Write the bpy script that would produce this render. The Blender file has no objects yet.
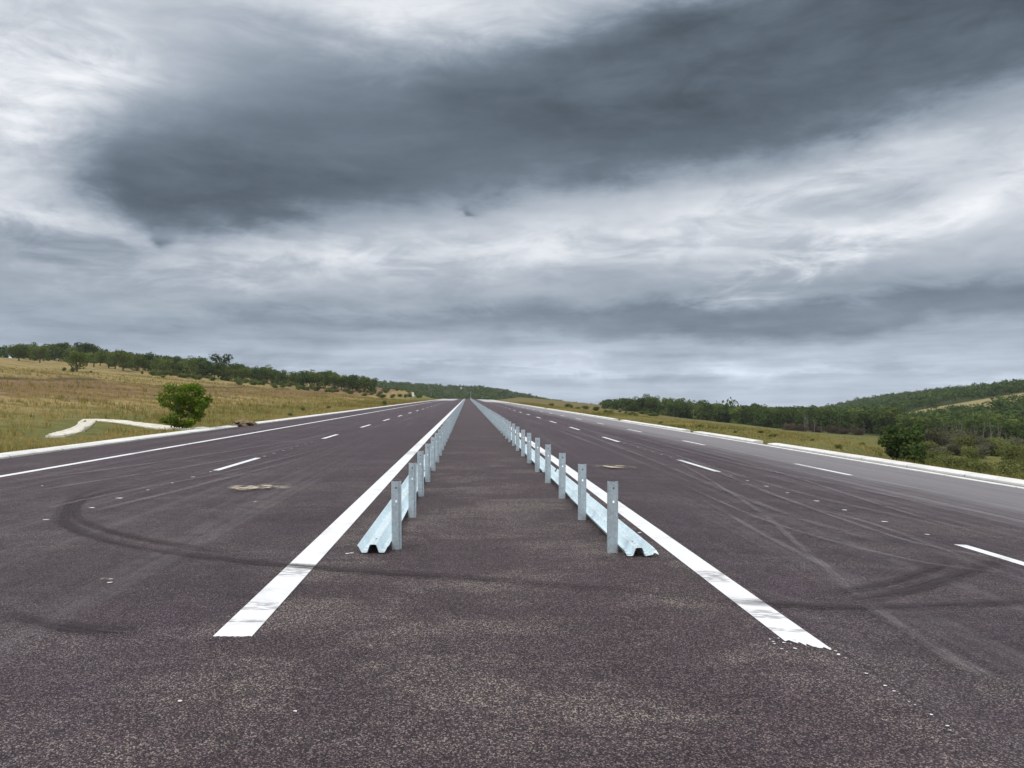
import bpy, bmesh, math, random
import numpy as np
from math import radians as R
random.seed(7); rng = np.random.default_rng(11)
S = bpy.context.scene
C = S.collection

# ------------------------------------------------------------------ camera
F, VX, VY, H = 750.0, 467.0, 406.0, 1.57       # focal length in pixels, road direction, level line, eye height
cam = bpy.data.objects.new('camera', bpy.data.cameras.new('camera')); C.objects.link(cam)
cam.location = (0, 0, H); cam.rotation_euler = (R(90), 0, 0)
cam.data.sensor_width = 36; cam.data.lens = F/1024*36
cam.data.shift_x = (512-VX)/1024; cam.data.shift_y = (VY-384)/1024
cam.data.clip_start = 0.05; cam.data.clip_end = 20000
S.camera = cam
S.view_settings.view_transform = 'Standard'; S.view_settings.look = 'None'
S.view_settings.exposure = 0.0; S.view_settings.gamma = 1.0; S.view_settings.use_curve_mapping = False

SUN_EL, SUN_AZ = R(56), R(-125)                # azimuth from the road direction, to the right

# ------------------------------------------------------------------ node expressions
class E:
    """a socket that builds math nodes when used in arithmetic"""
    def __init__(s, t, k): s.t, s.k = t, k
    def _m(s, op, *a, clamp=False):
        n = s.t.nodes.new('ShaderNodeMath'); n.operation = op; n.use_clamp = clamp
        for i, v in enumerate((s,)+a):
            if isinstance(v, E): s.t.links.new(v.k, n.inputs[i])
            else: n.inputs[i].default_value = v
        return E(s.t, n.outputs[0])
    def __add__(s, o): return s._m('ADD', o)
    __radd__ = __add__
    def __mul__(s, o): return s._m('MULTIPLY', o)
    __rmul__ = __mul__
    def __sub__(s, o): return s._m('SUBTRACT', o)
    def __rsub__(s, o): return s*-1.0+o
    def __truediv__(s, o): return s._m('DIVIDE', o)
    def mx(s, o): return s._m('MAXIMUM', o)
    def mn(s, o): return s._m('MINIMUM', o)
    def abs(s): return s._m('ABSOLUTE')
    def pw(s, o): return s._m('POWER', o)
    def sm(s, a, b, lo=0.0, hi=1.0):
        n = s.t.nodes.new('ShaderNodeMapRange'); n.interpolation_type = 'SMOOTHSTEP'
        s.t.links.new(s.k, n.inputs[0])
        for i, v in enumerate((a, b, lo, hi)): n.inputs[i+1].default_value = v
        return E(s.t, n.outputs[0])
def comb(t, x, y, z=0.0):
    n = t.nodes.new('ShaderNodeCombineXYZ')
    for i, v in enumerate((x, y, z)):
        if isinstance(v, E): t.links.new(v.k, n.inputs[i])
        else: n.inputs[i].default_value = v
    return n.outputs[0]
def sepxyz(t, k):
    n = t.nodes.new('ShaderNodeSeparateXYZ'); t.links.new(k, n.inputs[0])
    return [E(t, o) for o in n.outputs]
def noise(t, vec, scale, detail=4.0, rough=0.55, dist=0.0):
    n = t.nodes.new('ShaderNodeTexNoise'); t.links.new(vec, n.inputs['Vector'])
    n.inputs['Scale'].default_value = scale; n.inputs['Detail'].default_value = detail
    n.inputs['Roughness'].default_value = rough; n.inputs['Distortion'].default_value = dist
    return E(t, n.outputs['Fac'])
def mixc(t, f, a, b):
    n = t.nodes.new('ShaderNodeMix'); n.data_type = 'RGBA'
    if isinstance(f, E): t.links.new(f.k, n.inputs[0])
    else: n.inputs[0].default_value = f
    for i, v in ((6, a), (7, b)):
        if isinstance(v, (tuple, list)): n.inputs[i].default_value = (*v, 1)
        else: t.links.new(v, n.inputs[i])
    return n.outputs[2]
def scalec(t, col, f):
    n = t.nodes.new('ShaderNodeVectorMath'); n.operation = 'SCALE'
    if isinstance(col, (tuple, list)): n.inputs[0].default_value = col
    else: t.links.new(col, n.inputs[0])
    if isinstance(f, E): t.links.new(f.k, n.inputs['Scale'])
    else: n.inputs['Scale'].default_value = f
    return n.outputs[0]
def ramp(t, fac, stops):
    n = t.nodes.new('ShaderNodeValToRGB'); t.links.new(fac.k, n.inputs[0])
    e = n.color_ramp.elements
    while len(e) < len(stops): e.new(0.5)
    for el, (p, c) in zip(e, stops):
        el.position = p; el.color = (*c, 1) if len(c) == 3 else c
    return n.outputs[0]

# ------------------------------------------------------------------ world: Nishita sky under a broken cloud deck
W = bpy.data.worlds.new('World'); S.world = W; W.use_nodes = True
t = W.node_tree; t.nodes.clear()
out = t.nodes.new('ShaderNodeOutputWorld')
sky = t.nodes.new('ShaderNodeTexSky'); sky.sky_type = 'NISHITA'; sky.sun_disc = False
sky.sun_elevation = SUN_EL; sky.sun_rotation = SUN_AZ
bg1 = t.nodes.new('ShaderNodeBackground'); bg1.inputs[1].default_value = 0.10; t.links.new(sky.outputs[0], bg1.inputs[0])
tc = t.nodes.new('ShaderNodeTexCoord')
x, y, z = sepxyz(t, tc.outputs['Generated'])
az = x._m('ARCTAN2', y); el = z._m('ARCSINE')
zc = z.mx(0.0)+0.11
px_, py_ = x/zc, y/zc                                   # point on the cloud base overhead
P = comb(t, px_, py_, 0.0)
Pw = comb(t, px_*0.55, py_, 3.7)                        # long streaks across the view
D3 = comb(t, x, y, z*2.0)
nA = noise(t, P, 0.9, 7, 0.55)
nB = noise(t, comb(t, x*1.0, y, z*5.5), 3.2, 9, 0.58, 0.3)     # flat layers
nC = noise(t, D3, 2.3, 6, 0.55)
nD = noise(t, D3, 7.0, 9, 0.60)
nE = noise(t, comb(t, x, y, z*3.0), 9.0, 10, 0.62, 0.6)        # billows
nF = noise(t, comb(t, x*0.8, y, z*9.0), 5.0, 8, 0.60)          # thin bands low in the sky
def AZ(px): return math.atan((px-VX)/F)
def EL(px, py): return math.atan((VY-py)/F*math.cos(AZ(px)))
waz = az+(nC-0.5)*0.26+(nD-0.5)*0.14
wel = el+(nA-0.5)*0.07+(nC-0.5)*0.05+(nD-0.5)*0.075+(nE-0.5)*0.045
def blob(px, py, rx, ry, tilt=0.0, soft=1.0):
    a0, e0 = AZ(px), EL(px, py)
    dx = (waz-a0); dy = (wel-e0)-dx*tilt
    q = (dx*(F/rx))*(dx*(F/rx))+(dy*(F/ry))*(dy*(F/ry))
    return (q*-soft)._m('EXPONENT')
dark = blob(250, 188, 220, 44, 0.02)*0.92+blob(140, 165, 130, 66, -0.10)*0.50+blob(250, 70, 180, 66)*0.52+blob(430, 130, 210, 62, 0.06)*0.66+blob(800, 62, 260, 58, 0.02)*0.95+blob(1000, 22, 260, 80, 0.0)*1.25+blob(600, 170, 150, 34)*0.36+blob(620, 60, 190, 62)*0.50
dark = dark+blob(480, 207, 13, 5)*0.35+blob(174, 233, 12, 6)*0.35
dark = dark-blob(430, -2, 130, 30)*0.45-blob(10, 70, 85, 110)*0.55-blob(90, -10, 60, 30)*0.3
md = dark.sm(-0.02, 1.0)
core = (dark+(nC-0.5)*0.8+(nE-0.5)*0.6+(nD-0.5)*0.5).sm(0.30, 1.45)
patch = blob(20, 236, 130, 19, 0.0)*1.1+blob(420, 318, 330, 17)*0.30+blob(900, 308, 280, 26)*0.95+blob(120, 330, 330, 14)*0.35+blob(930, 190, 80, 16)*0.55+blob(640, 325, 500, 16)*0.35+blob(790, 200, 90, 18)*0.3
mp = patch.sm(0.08, 1.1)
white = blob(920, 135, 180, 28, 0.2)*0.85+blob(860, 235, 140, 16, 0.35)*1.0+blob(560, 245, 480, 32)*0.55+blob(30, 85, 90, 100)*0.75+blob(200, 258, 230, 26)*0.55+blob(400, 4, 150, 26)*0.5+blob(820, 368, 360, 9)*0.50+blob(330, 366, 330, 8)*0.50
# brightness of the deck from the horizon up; extra brightness added overhead and behind, out of view, to light the scene
base = ramp(t, (el+0.03)._m('DIVIDE', 1.6, clamp=True),
            [(0.0, (0.60,)*3), (0.04, (0.58,)*3), (0.065, (0.50,)*3), (0.085, (0.42,)*3), (0.11, (0.40,)*3), (0.15, (0.60,)*3), (0.20, (0.64,)*3), (0.30, (0.64,)*3), (0.42, (0.75,)*3), (0.7, (1.0,)*3), (1.0, (1.1,)*3)])
bs = sepxyz(t, base)[0]
back = (az.abs()).sm(0.8, 2.2)*el.sm(0.0, 0.5)
lowf = el.sm(0.20, 0.04)
tex = (nB-0.5)*0.65+(nA-0.5)*0.35+(nE-0.5)*0.55+(nF-0.5)*1.25*lowf
L = bs*(1.0+tex*1.0)*(back*0.9+1.0)+white.sm(0.05, 1.0)*((nB+nE)*0.5).sm(0.42, 0.60)*0.30
L = L*(1.0-mp*0.42)
Ld = 0.345-core*0.215+(nB-0.5)*0.16+(nE-0.5)*0.12+(nD-0.5)*0.10
L = L+(Ld-L)*md
L = L.mx(0.08)
tint = ramp(t, L*0.8, [(0.0, (0.76, 0.99, 1.25)), (0.13, (0.79, 1.0, 1.22)), (0.30, (0.87, 1.0, 1.18)), (0.5, (0.94, 1.0, 1.09)), (0.8, (0.985, 1.0, 1.03))])
low = el.sm(0.17, 0.02)
tint = mixc(t, low*0.50, tint, (0.81, 0.99, 1.28))
ccol = scalec(t, tint, L)
bg2 = t.nodes.new('ShaderNodeBackground'); t.links.new(ccol, bg2.inputs[0]); bg2.inputs[1].default_value = 1.0
mxs = t.nodes.new('ShaderNodeMixShader'); mxs.inputs[0].default_value = 0.96
t.links.new(bg1.outputs[0], mxs.inputs[1]); t.links.new(bg2.outputs[0], mxs.inputs[2]); t.links.new(mxs.outputs[0], out.inputs[0])
W.cycles.sampling_method = 'MANUAL'; W.cycles.sample_map_resolution = 512

sl = bpy.data.lights.new('sun', 'SUN'); sl.energy = 1.5; sl.angle = R(14); sl.color = (1.0, 0.96, 0.90)
so = bpy.data.objects.new('sun', sl); C.objects.link(so)
so.rotation_euler = (R(90)-SUN_EL, 0, -SUN_AZ+math.pi)
so.location = (0, 0, 50)

# ------------------------------------------------------------------ helpers
def tag(o, label=None, cat=None, group=None, kind=None):
    if label: o['label'] = label
    if cat: o['category'] = cat
    if group: o['group'] = group
    if kind: o['kind'] = kind
    return o
def link(name, me, parent=None):
    o = bpy.data.objects.new(name, me); C.objects.link(o)
    if parent: o.parent = parent
    return o
def npmesh(name, V, Q, mat, smooth=False, attr=None):
    """V (n,3); Q (m,k) faces all with k corners"""
    V = np.asarray(V, dtype=np.float32); Q = np.asarray(Q, dtype=np.int32)
    me = bpy.data.meshes.new(name); m, k = Q.shape
    me.vertices.add(len(V)); me.vertices.foreach_set('co', V.ravel())
    me.loops.add(m*k); me.loops.foreach_set('vertex_index', Q.ravel())
    me.polygons.add(m); me.polygons.foreach_set('loop_start', np.arange(m, dtype=np.int32)*k)
    me.polygons.foreach_set('loop_total', np.full(m, k, dtype=np.int32))
    if smooth: me.polygons.foreach_set('use_smooth', np.ones(m, dtype=bool))
    me.update(calc_edges=True)
    if attr is not None:
        a = me.attributes.new('tone', 'FLOAT', 'POINT'); a.data.foreach_set('value', np.asarray(attr, dtype=np.float32))
    if mat: me.materials.append(mat)
    me.validate()
    return me
def pymesh(name, V, Fs, mat, smooth=False):
    me = bpy.data.meshes.new(name); me.from_pydata([tuple(v) for v in V], [], Fs); me.materials.append(mat)
    if smooth:
        for p in me.polygons: p.use_smooth = True
    me.update(); return me
def empty(name, loc, rz=0.0):
    o = bpy.data.objects.new(name, None); C.objects.link(o); o.location = loc; o.rotation_euler = (0, 0, rz); o.empty_display_size = 0.2
    return o
def dup(root, loc, rz=0.0, sc=(1, 1, 1)):
    r = root.copy(); C.objects.link(r); r.location = loc; r.rotation_euler = (0, 0, rz); r.scale = sc
    for k in ('label', 'group', 'category'):
        pass
    for ch in list(root.children):
        c = ch.copy(); C.objects.link(c); c.parent = r
        for g in list(ch.children):
            d = g.copy(); C.objects.link(d); d.parent = c
    return r

# value noise for the terrain
_perm = rng.random((256, 256))
def vnoise(X, Y, s):
    X = np.asarray(X, float)/s+1000.37; Y = np.asarray(Y, float)/s+1000.71
    xi = np.floor(X).astype(int); yi = np.floor(Y).astype(int); fx = X-xi; fy = Y-yi
    fx = fx*fx*(3-2*fx); fy = fy*fy*(3-2*fy)
    g = lambda a, b: _perm[a % 256, b % 256]
    return (g(xi, yi)*(1-fx)+g(xi+1, yi)*fx)*(1-fy)+(g(xi, yi+1)*(1-fx)+g(xi+1, yi+1)*fx)*fy-0.5
def sstep(a, b, v): q = np.clip((v-a)/(b-a), 0, 1); return q*q*(3-2*q)

# ------------------------------------------------------------------ terrain: road grade, hill on the left, valley on the right
G = 10.0/F
XL, XR = -11.6, 12.13                               # edges of the asphalt
XFALL, FALL = 2.0, 0.045                            # the right carriageway falls away to the right
def zroad(Y):
    Y = np.asarray(Y, float)
    z = G*Y
    y1, y2 = 395.0, 470.0
    q = np.clip((Y-y1)/(y2-y1), 0, 1)
    slope2 = -0.018
    zc_ = G*y1+(y2-y1)*(G*q+(slope2-G)*q*q/2)
    z = np.where(Y > y1, zc_, z)
    return np.where(Y > y2, np.maximum(zc_+slope2*(Y-y2), 1.5), z)
def zsurf(X, Y): return zroad(Y)-FALL*np.maximum(np.asarray(X, float)-XFALL, 0)
def smin(a, b, k): return -k*np.log(np.exp(-np.clip(a/k, -60, 60))+np.exp(-np.clip(b/k, -60, 60)))
def smax(a, b, k): return -smin(-a, -b, k)
def terrain(X, Y):
    X = np.asarray(X, float); Y = np.asarray(Y, float)
    zr = zroad(Y)
    uL = np.maximum(XL-0.62-X, 0); uR = np.maximum(X-XR-1.0, 0)
    hill = 0.108*(np.sqrt(uL**2+15**2)-15)
    hill = smin(hill, np.full_like(hill, 19.0), 3.0)
    hill = np.where(uL > 0, hill, 0)
    zl = zr-0.04+hill+sstep(4, 40, uL)*(vnoise(X, Y, 37)*1.5+vnoise(X, Y, 12)*0.5)+sstep(0.5, 4, uL)*vnoise(X, Y, 3.0)*0.16
    edge = zr-FALL*(XR-XFALL)-0.05
    floor = -8.0
    zd = smax(edge-0.105*uR*sstep(0, 14, uR), np.full_like(X, floor), 1.2)
    hr = smin(0.20*np.maximum(X-0.42*(Y-450)-238, 0), np.full_like(X, 21.0), 3.0)*sstep(150, 330, Y)
    hr = np.where(X-0.42*(Y-450) > 238, hr, 0)
    zrr = zd+np.maximum(hr, 0)+sstep(3, 40, uR)*(vnoise(X, Y, 31)*1.3+vnoise(X, Y, 11)*0.5)+sstep(0.5, 4, uR)*vnoise(X, Y, 3.0)*0.14
    z = np.where(X < 0, zl, zrr)
    z = z+3.4*sstep(4, 22, uL)*np.exp(-((Y-420)/95.0)**2)*(uL > 0)
    z = z+3.2*sstep(2, 18, uR)*sstep(120, 55, uR)*np.exp(-((Y-430)/110.0)**2)*(uR > 0)
    z = z-2.6*sstep(-2, 1.5, (X-13.3)-0.62*(Y-25))*sstep(13.5, 17.5, X)*sstep(85, 58, Y)*sstep(8, 20, Y)
    # wooded ridge beyond the crest of the road
    rid = 1.15*(14.0*np.exp(-((X+150)/185.0)**2)+14.0*np.exp(-((X-40)/125.0)**2))*np.exp(-((Y-1020)/230.0)**2)
    z = z+rid
    # nothing of the ground shows through the road bed
    z = np.where((X > XL-0.62) & (X < XR+0.97) & (Y < 640), zsurf(X, Y)-0.35, z)
    far = sstep(1400, 2600, np.hypot(X, Y))
    return z*(1-far)+far*-8.0
def ground_at(px, py, y0=14.0, y1=1600.0):
    """where the line of sight through a picture point meets the ground"""
    Y = np.linspace(y0, y1, 6000); X = (px-VX)/F*Y; Z = H+(VY-py)/F*Y
    hit = np.nonzero(terrain(X, Y) >= Z)[0]
    i = hit[0] if len(hit) else len(Y)-1
    return float(X[i]), float(Y[i]), float(terrain(X[i], Y[i]))
def tz(X, Y): return float(terrain(X, Y))

# ------------------------------------------------------------------ materials
def mat(name):
    m = bpy.data.materials.new(name); m.use_nodes = True
    t = m.node_tree; b = t.nodes['Principled BSDF']
    g = t.nodes.new('ShaderNodeNewGeometry')
    return m, t, b, g.outputs['Position']
def setc(t, b, col):
    if isinstance(col, (tuple, list)): b.inputs['Base Color'].default_value = (*col, 1)
    else: t.links.new(col, b.inputs['Base Color'])
def bump(t, b, h, strength=0.3, dist=0.01):
    n = t.nodes.new('ShaderNodeBump'); n.inputs['Strength'].default_value = strength; n.inputs['Distance'].default_value = dist
    t.links.new(h.k, n.inputs['Height']); t.links.new(n.outputs[0], b.inputs['Normal'])
def voro(t, vec, scale, feature='F1'):
    n = t.nodes.new('ShaderNodeTexVoronoi'); n.feature = feature; t.links.new(vec, n.inputs['Vector']); n.inputs['Scale'].default_value = scale
    return E(t, n.outputs['Distance']), n.outputs['Color']

def m_asphalt():
    m, t, b, pos = mat('asphalt')
    X, Y, Z = sepxyz(t, pos)
    flat = comb(t, X, Y, 0.0)
    dist, ccol = voro(t, flat, 138.0)
    cr = sepxyz(t, ccol)[0]; cg = sepxyz(t, ccol)[1]
    stone = ramp(t, cr, [(0.0, (0.007, 0.0045, 0.006)), (0.25, (0.020, 0.0135, 0.0175)), (0.55, (0.046, 0.035, 0.041)), (0.8, (0.092, 0.073, 0.078)), (1.0, (0.165, 0.135, 0.130))])
    n0 = noise(t, flat, 0.22, 5, 0.6); n1 = noise(t, flat, 0.75, 7, 0.65); n2 = noise(t, flat, 4.2, 6, 0.68)
    streak = noise(t, comb(t, X*2.6, Y*0.045, 1.0), 1.0, 5, 0.6)
    streak2 = noise(t, comb(t, X*7.0, Y*0.03, 5.0), 1.0, 4, 0.6)
    # sweeping turning traces: long curved streaks across the near end
    ra = ((X+1.0)*(X+1.0)*0.12+(Y-14.0)*(Y-14.0))._m('SQRT')
    arc = noise(t, comb(t, ra*4.5, X*0.10, 2.0), 1.0, 5, 0.62)
    wob = (n1-0.5)*0.9+(n2-0.5)*0.5
    med = (X+wob).sm(-2.0, -1.3)*(X+wob).sm(2.5, 1.9)
    def tinted(c):
        n_ = t.nodes.new('ShaderNodeVectorMath'); n_.operation = 'MULTIPLY'; t.links.new(stone, n_.inputs[0]); n_.inputs[1].default_value = c; return n_.outputs[0]
    col = mixc(t, med*0.75, tinted((1.02, 0.895, 1.01)), tinted((1.12, 0.965, 0.965)))
    fade = Y.sm(26.0, 7.0)*0.75+0.25
    tone = 0.97+(n0-0.5)*0.6+((n1-0.5)*1.15+(n2-0.5)*1.0)*fade+(arc-0.5)*0.5*Y.sm(16.0, 8.0)
    col = scalec(t, col, tone.mx(0.28))
    # pale dust lodged between the stones, in drifts
    dustn = noise(t, comb(t, X*0.75, Y, 0.0), 0.75, 8, 0.70, 0.4)*0.86+arc*0.14
    drift = dustn.sm(0.46, 0.62)
    dust = drift*(0.30+med*0.40)*cg.sm(0.45, 0.75)*fade
    col = mixc(t, dust*0.60, col, (0.20, 0.168, 0.145))
    speck = cr.sm(0.78, 0.90)*(0.18+drift*0.82)*(0.5+med*0.45)*fade
    col = mixc(t, speck, col, (0.41, 0.355, 0.305))
    # worn wheel paths and dusty lines along the lanes
    lane = (streak.sm(0.48, 0.72)+streak2.sm(0.55, 0.72)*0.7)*(X.abs()).sm(2.0, 3.2)
    seam = ((X-2.33+(n2-0.5)*0.03).abs().sm(0.018, 0.005))*n1.sm(0.35, 0.55)
    col = mixc(t, seam*0.5, col, (0.012, 0.010, 0.011))
    col = mixc(t, lane*(0.30+X.sm(3.0, 5.0)*0.15)*n2.sm(0.2, 0.6), col, (0.19, 0.175, 0.18))
    # older, dusty grey shoulder on the right
    sh = (X+(streak2-0.5)*2.6+(n1-0.5)*0.7+(streak-0.5)*1.6).sm(7.2, 10.2)
    col = mixc(t, sh*(0.30+streak2*0.75).mn(0.9), col, (0.285, 0.275, 0.285))
    # bare masks the sky glint on the far carriageways, painted as a paler colour
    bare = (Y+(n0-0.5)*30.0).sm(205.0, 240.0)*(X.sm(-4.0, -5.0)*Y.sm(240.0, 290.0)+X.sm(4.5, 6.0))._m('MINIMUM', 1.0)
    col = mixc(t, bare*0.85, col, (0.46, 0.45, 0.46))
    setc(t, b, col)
    b.inputs['Roughness'].default_value = 0.7
    b.inputs['Specular IOR Level'].default_value = 0.35
    bump(t, b, dist*-1.0+cr*0.5, 1.0, 0.008)
    return m
def m_paint():
    m, t, b, pos = mat('road_paint')
    X, Y, Z = sepxyz(t, pos); flat = comb(t, X, Y, 0.0)
    n1 = noise(t, flat, 2.2, 6, 0.65); n2 = noise(t, flat, 60.0, 3, 0.6)
    n3 = noise(t, flat, 130.0, 2, 0.5)
    tread = noise(t, comb(t, X*9.0, Y*30.0, 0.0), 1.0, 2, 0.5)
    # dark bands where tyres crossed the line while turning
    def band(c, w): return (Y-c+(X-2.0)*0.05).abs().sm(w, w*0.55)
    bands = (band(5.05, 0.05)+band(5.45, 0.10)+band(6.55, 0.26)+band(5.35, 0.05)+band(20.5, 0.8)+band(24.0, 0.7)*0.6)._m('MINIMUM', 1.0)
    dirt = bands*tread.sm(0.40, 0.60)*0.65+n1.sm(0.50, 0.78)*0.35
    grain = n2.sm(0.60, 0.72)*0.5+n3.sm(0.62, 0.70)*0.5
    col = mixc(t, dirt.mn(0.8), (0.71, 0.72, 0.73), (0.17, 0.155, 0.15))
    col = mixc(t, grain, col, (0.42, 0.41, 0.40))
    setc(t, b, col); b.inputs['Roughness'].default_value = 0.6
    bump(t, b, n2, 0.4, 0.003)
    return m
def m_concrete(name, c0, c1):
    m, t, b, pos = mat(name)
    n1 = noise(t, pos, 1.3, 6, 0.65); n2 = noise(t, pos, 18.0, 5, 0.6)
    col = mixc(t, n1.sm(0.35, 0.7), c0, c1)
    X, Y, Z = sepxyz(t, pos)
    joint = (Y*0.4+0.37)._m('FRACT')
    jm = joint.sm(0.985, 0.997)*joint.sm(1.0, 0.999)+joint.sm(0.012, 0.002)
    n3 = noise(t, comb(t, X*1.5, Y*0.35, Z), 1.0, 6, 0.7)
    col = mixc(t, n3.sm(0.52, 0.72)*0.45, col, (0.33, 0.30, 0.25))
    col = mixc(t, jm._m('MINIMUM', 1.0)*0.7, col, (0.16, 0.15, 0.13))
    col = scalec(t, col, 0.80+n2*0.4)
    setc(t, b, col); b.inputs['Roughness'].default_value = 0.85
    bump(t, b, n2, 0.3, 0.005)
    return m
def m_galv(name, c, metal, rough):
    m, t, b, pos = mat(name)
    n1 = noise(t, pos, 14.0, 5, 0.6)
    d, cc = voro(t, pos, 55.0)
    sp = sepxyz(t, cc)[0]
    n3 = noise(t, pos, 2.0, 3, 0.5)
    X, Y, Z = sepxyz(t, pos)
    runs = noise(t, comb(t, X*38.0, Y*38.0, Z*2.0), 1.0, 4, 0.6)
    f = 0.84+(n1-0.5)*0.45+(sp-0.5)*0.22+n3*0.28+(runs-0.5)*0.30
    setc(t, b, scalec(t, c, f))
    b.inputs['Metallic'].default_value = metal
    rr = rough+(n1-0.5)*0.15
    t.links.new(rr.k, b.inputs['Roughness'])
    return m
def m_ground():
    m, t, b, pos = mat('field')
    X, Y, Z = sepxyz(t, pos); flat = comb(t, X, Y, 0.0)
    nL = noise(t, flat, 0.035, 6, 0.6); nM = noise(t, flat, 0.16, 7, 0.62); nS = noise(t, flat, 1.1, 8, 0.7); nT = noise(t, flat, 7.0, 4, 0.7)
    straw = mixc(t, nS.sm(0.3, 0.7), (0.195, 0.142, 0.058), (0.335, 0.255, 0.115))
    olive = mixc(t, nS.sm(0.3, 0.7), (0.085, 0.092, 0.028), (0.16, 0.155, 0.05))
    red = mixc(t, nS.sm(0.35, 0.65), (0.120, 0.072, 0.047), (0.20, 0.125, 0.065))
    u = X*-1.0-12.5
    uw = u+(nM-0.5)*34.0+(nL-0.5)*16.0
    near = uw.sm(16.0, 4.0)
    oli = (near*1.0+nM.sm(0.46, 0.62)*0.85+X.sm(8.0, 14.0)*X.sm(215.0, 180.0)*0.5*Y.sm(280.0, 180.0))._m('MULTIPLY', nT.sm(0.15, 0.65)*0.5+0.6, clamp=True)
    col = mixc(t, oli, straw, olive)
    rb = (uw.sm(20.0, 28.0)*uw.sm(58.0, 46.0)*nM.sm(0.25, 0.5)).mx(X.sm(12.0, 16.0)*Y.sm(220.0, 300.0)*X.sm(110.0, 80.0)*nS.sm(0.35, 0.6)*0.7)
    col = mixc(t, rb*0.9, col, red)
    bank = (u+(nM-0.5)*5.0-49.0).abs().sm(2.6, 0.6)*X.sm(0.0, -1.0)*nL.sm(0.38, 0.5)
    col = mixc(t, bank*0.75, col, (0.045, 0.038, 0.022))
    # woodland floor in the valley and on the far ridge
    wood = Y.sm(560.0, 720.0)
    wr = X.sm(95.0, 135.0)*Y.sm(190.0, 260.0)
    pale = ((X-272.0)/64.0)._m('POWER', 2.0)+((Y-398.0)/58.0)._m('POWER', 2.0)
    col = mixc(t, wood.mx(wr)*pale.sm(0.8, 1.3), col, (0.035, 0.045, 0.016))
    col = mixc(t, X.sm(190.0, 215.0)*pale.sm(1.1, 0.8)*0.7, col, (0.30, 0.245, 0.12))
    col = scalec(t, col, 0.70+nT*0.6)
    setc(t, b, col); b.inputs['Roughness'].default_value = 0.95; b.inputs['Specular IOR Level'].default_value = 0.1
    bump(t, b, nS+nT*0.4, 0.7, 0.25)
    return m
def m_leaf(name, c0, c1, var=0.25, trans=0.30):
    m, t, b, pos = mat(name)
    a = t.nodes.new('ShaderNodeAttribute'); a.attribute_name = 'tone'
    oi = t.nodes.new('ShaderNodeObjectInfo')
    ft = E(t, a.outputs['Fac']); fr = E(t, oi.outputs['Random'])
    col = mixc(t, ft, c0, c1)
    col = scalec(t, col, 1.0-var+fr*2.0*var)
    d = t.nodes.new('ShaderNodeBsdfDiffuse'); tr = t.nodes.new('ShaderNodeBsdfTranslucent')
    t.links.new(col, d.inputs[0]); t.links.new(col, tr.inputs[0])
    mx = t.nodes.new('ShaderNodeMixShader'); mx.inputs[0].default_value = trans
    t.links.new(d.outputs[0], mx.inputs[1]); t.links.new(tr.outputs[0], mx.inputs[2])
    t.links.new(mx.outputs[0], t.nodes['Material Output'].inputs[0])
    t.nodes.remove(b)
    return m
def m_plain(name, c0, c1, scale=3.0, rough=0.9):
    m, t, b, pos = mat(name)
    n = noise(t, pos, scale, 6, 0.65)
    setc(t, b, mixc(t, n.sm(0.3, 0.7), c0, c1)); b.inputs['Roughness'].default_value = rough
    bump(t, b, n, 0.5, 0.03)
    return m
def m_mark(name, c, amount, scale, lo=0.22, hi=0.58, ribbed=False):
    """thin rubbed-on layer: covers the road in patches, fading to its edges"""
    m, t, b, pos = mat(name)
    uv = t.nodes.new('ShaderNodeUVMap'); U, V, _ = sepxyz(t, uv.outputs[0])
    X, Y, Z = sepxyz(t, pos); flat = comb(t, X, Y, 0.0)
    n = noise(t, flat, scale, 5, 0.65); n2 = noise(t, flat, 90.0, 2, 0.5)
    ribs = noise(t, comb(t, U*7.0, V*3.0, 0.0), 1.0, 3, 0.6)
    U = U+(noise(t, flat, 5.0, 3, 0.5)-0.5)*0.35
    prof = U.sm(0.0, 0.45)*U.sm(1.0, 0.55)*V.sm(0.0, 0.25)*V.sm(1.0, 0.75)
    prof = prof*(ribs.sm(0.36, 0.56)*0.75+0.25 if ribbed else 1.0)
    al = prof*n.sm(lo, hi)*(n2.sm(0.25, 0.6)*0.5+0.5)*amount
    setc(t, b, c); b.inputs['Roughness'].default_value = 0.75
    t.links.new(al.k, b.inputs['Alpha'])
    return m

M_ASPH = m_asphalt(); M_PAINT = m_paint()
M_CONC = m_concrete('kerb_concrete', (0.58, 0.58, 0.55), (0.72, 0.72, 0.69))
M_CHAN = m_concrete('channel_concrete', (0.50, 0.47, 0.39), (0.66, 0.63, 0.54))
M_BEAM = m_galv('galvanised_rail', (0.66, 0.77, 0.81), 0.25, 0.42)
M_POST = m_galv('galvanised_post', (0.42, 0.49, 0.53), 0.35, 0.45)
M_GRND = m_ground()
M_LEAF = m_leaf('hill_leaves', (0.064, 0.096, 0.026), (0.150, 0.185, 0.050))
M_DARK = m_leaf('wood_leaves', (0.034, 0.060, 0.020), (0.090, 0.126, 0.036), 0.25)
M_LIME = m_leaf('fresh_leaves', (0.048, 0.092, 0.012), (0.185, 0.260, 0.034), 0.1, 0.45)
M_SCRUB = m_leaf('scrub_leaves', (0.075, 0.095, 0.030), (0.165, 0.175, 0.060), 0.35)
M_GREY = m_leaf('grey_scrub_leaves', (0.085, 0.080, 0.050), (0.150, 0.150, 0.095), 0.3)
M_BROWN = m_leaf('brown_scrub_leaves', (0.060, 0.042, 0.030), (0.115, 0.090, 0.062), 0.3)
M_DRY = m_leaf('dry_grass_blades', (0.125, 0.125, 0.030), (0.39, 0.295, 0.115), 0.0, 0.25)
M_BARK = m_plain('bark', (0.060, 0.048, 0.038), (0.13, 0.108, 0.088))
M_PALEBARK = m_plain('pale_bark', (0.095, 0.078, 0.068), (0.175, 0.148, 0.13))
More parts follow.
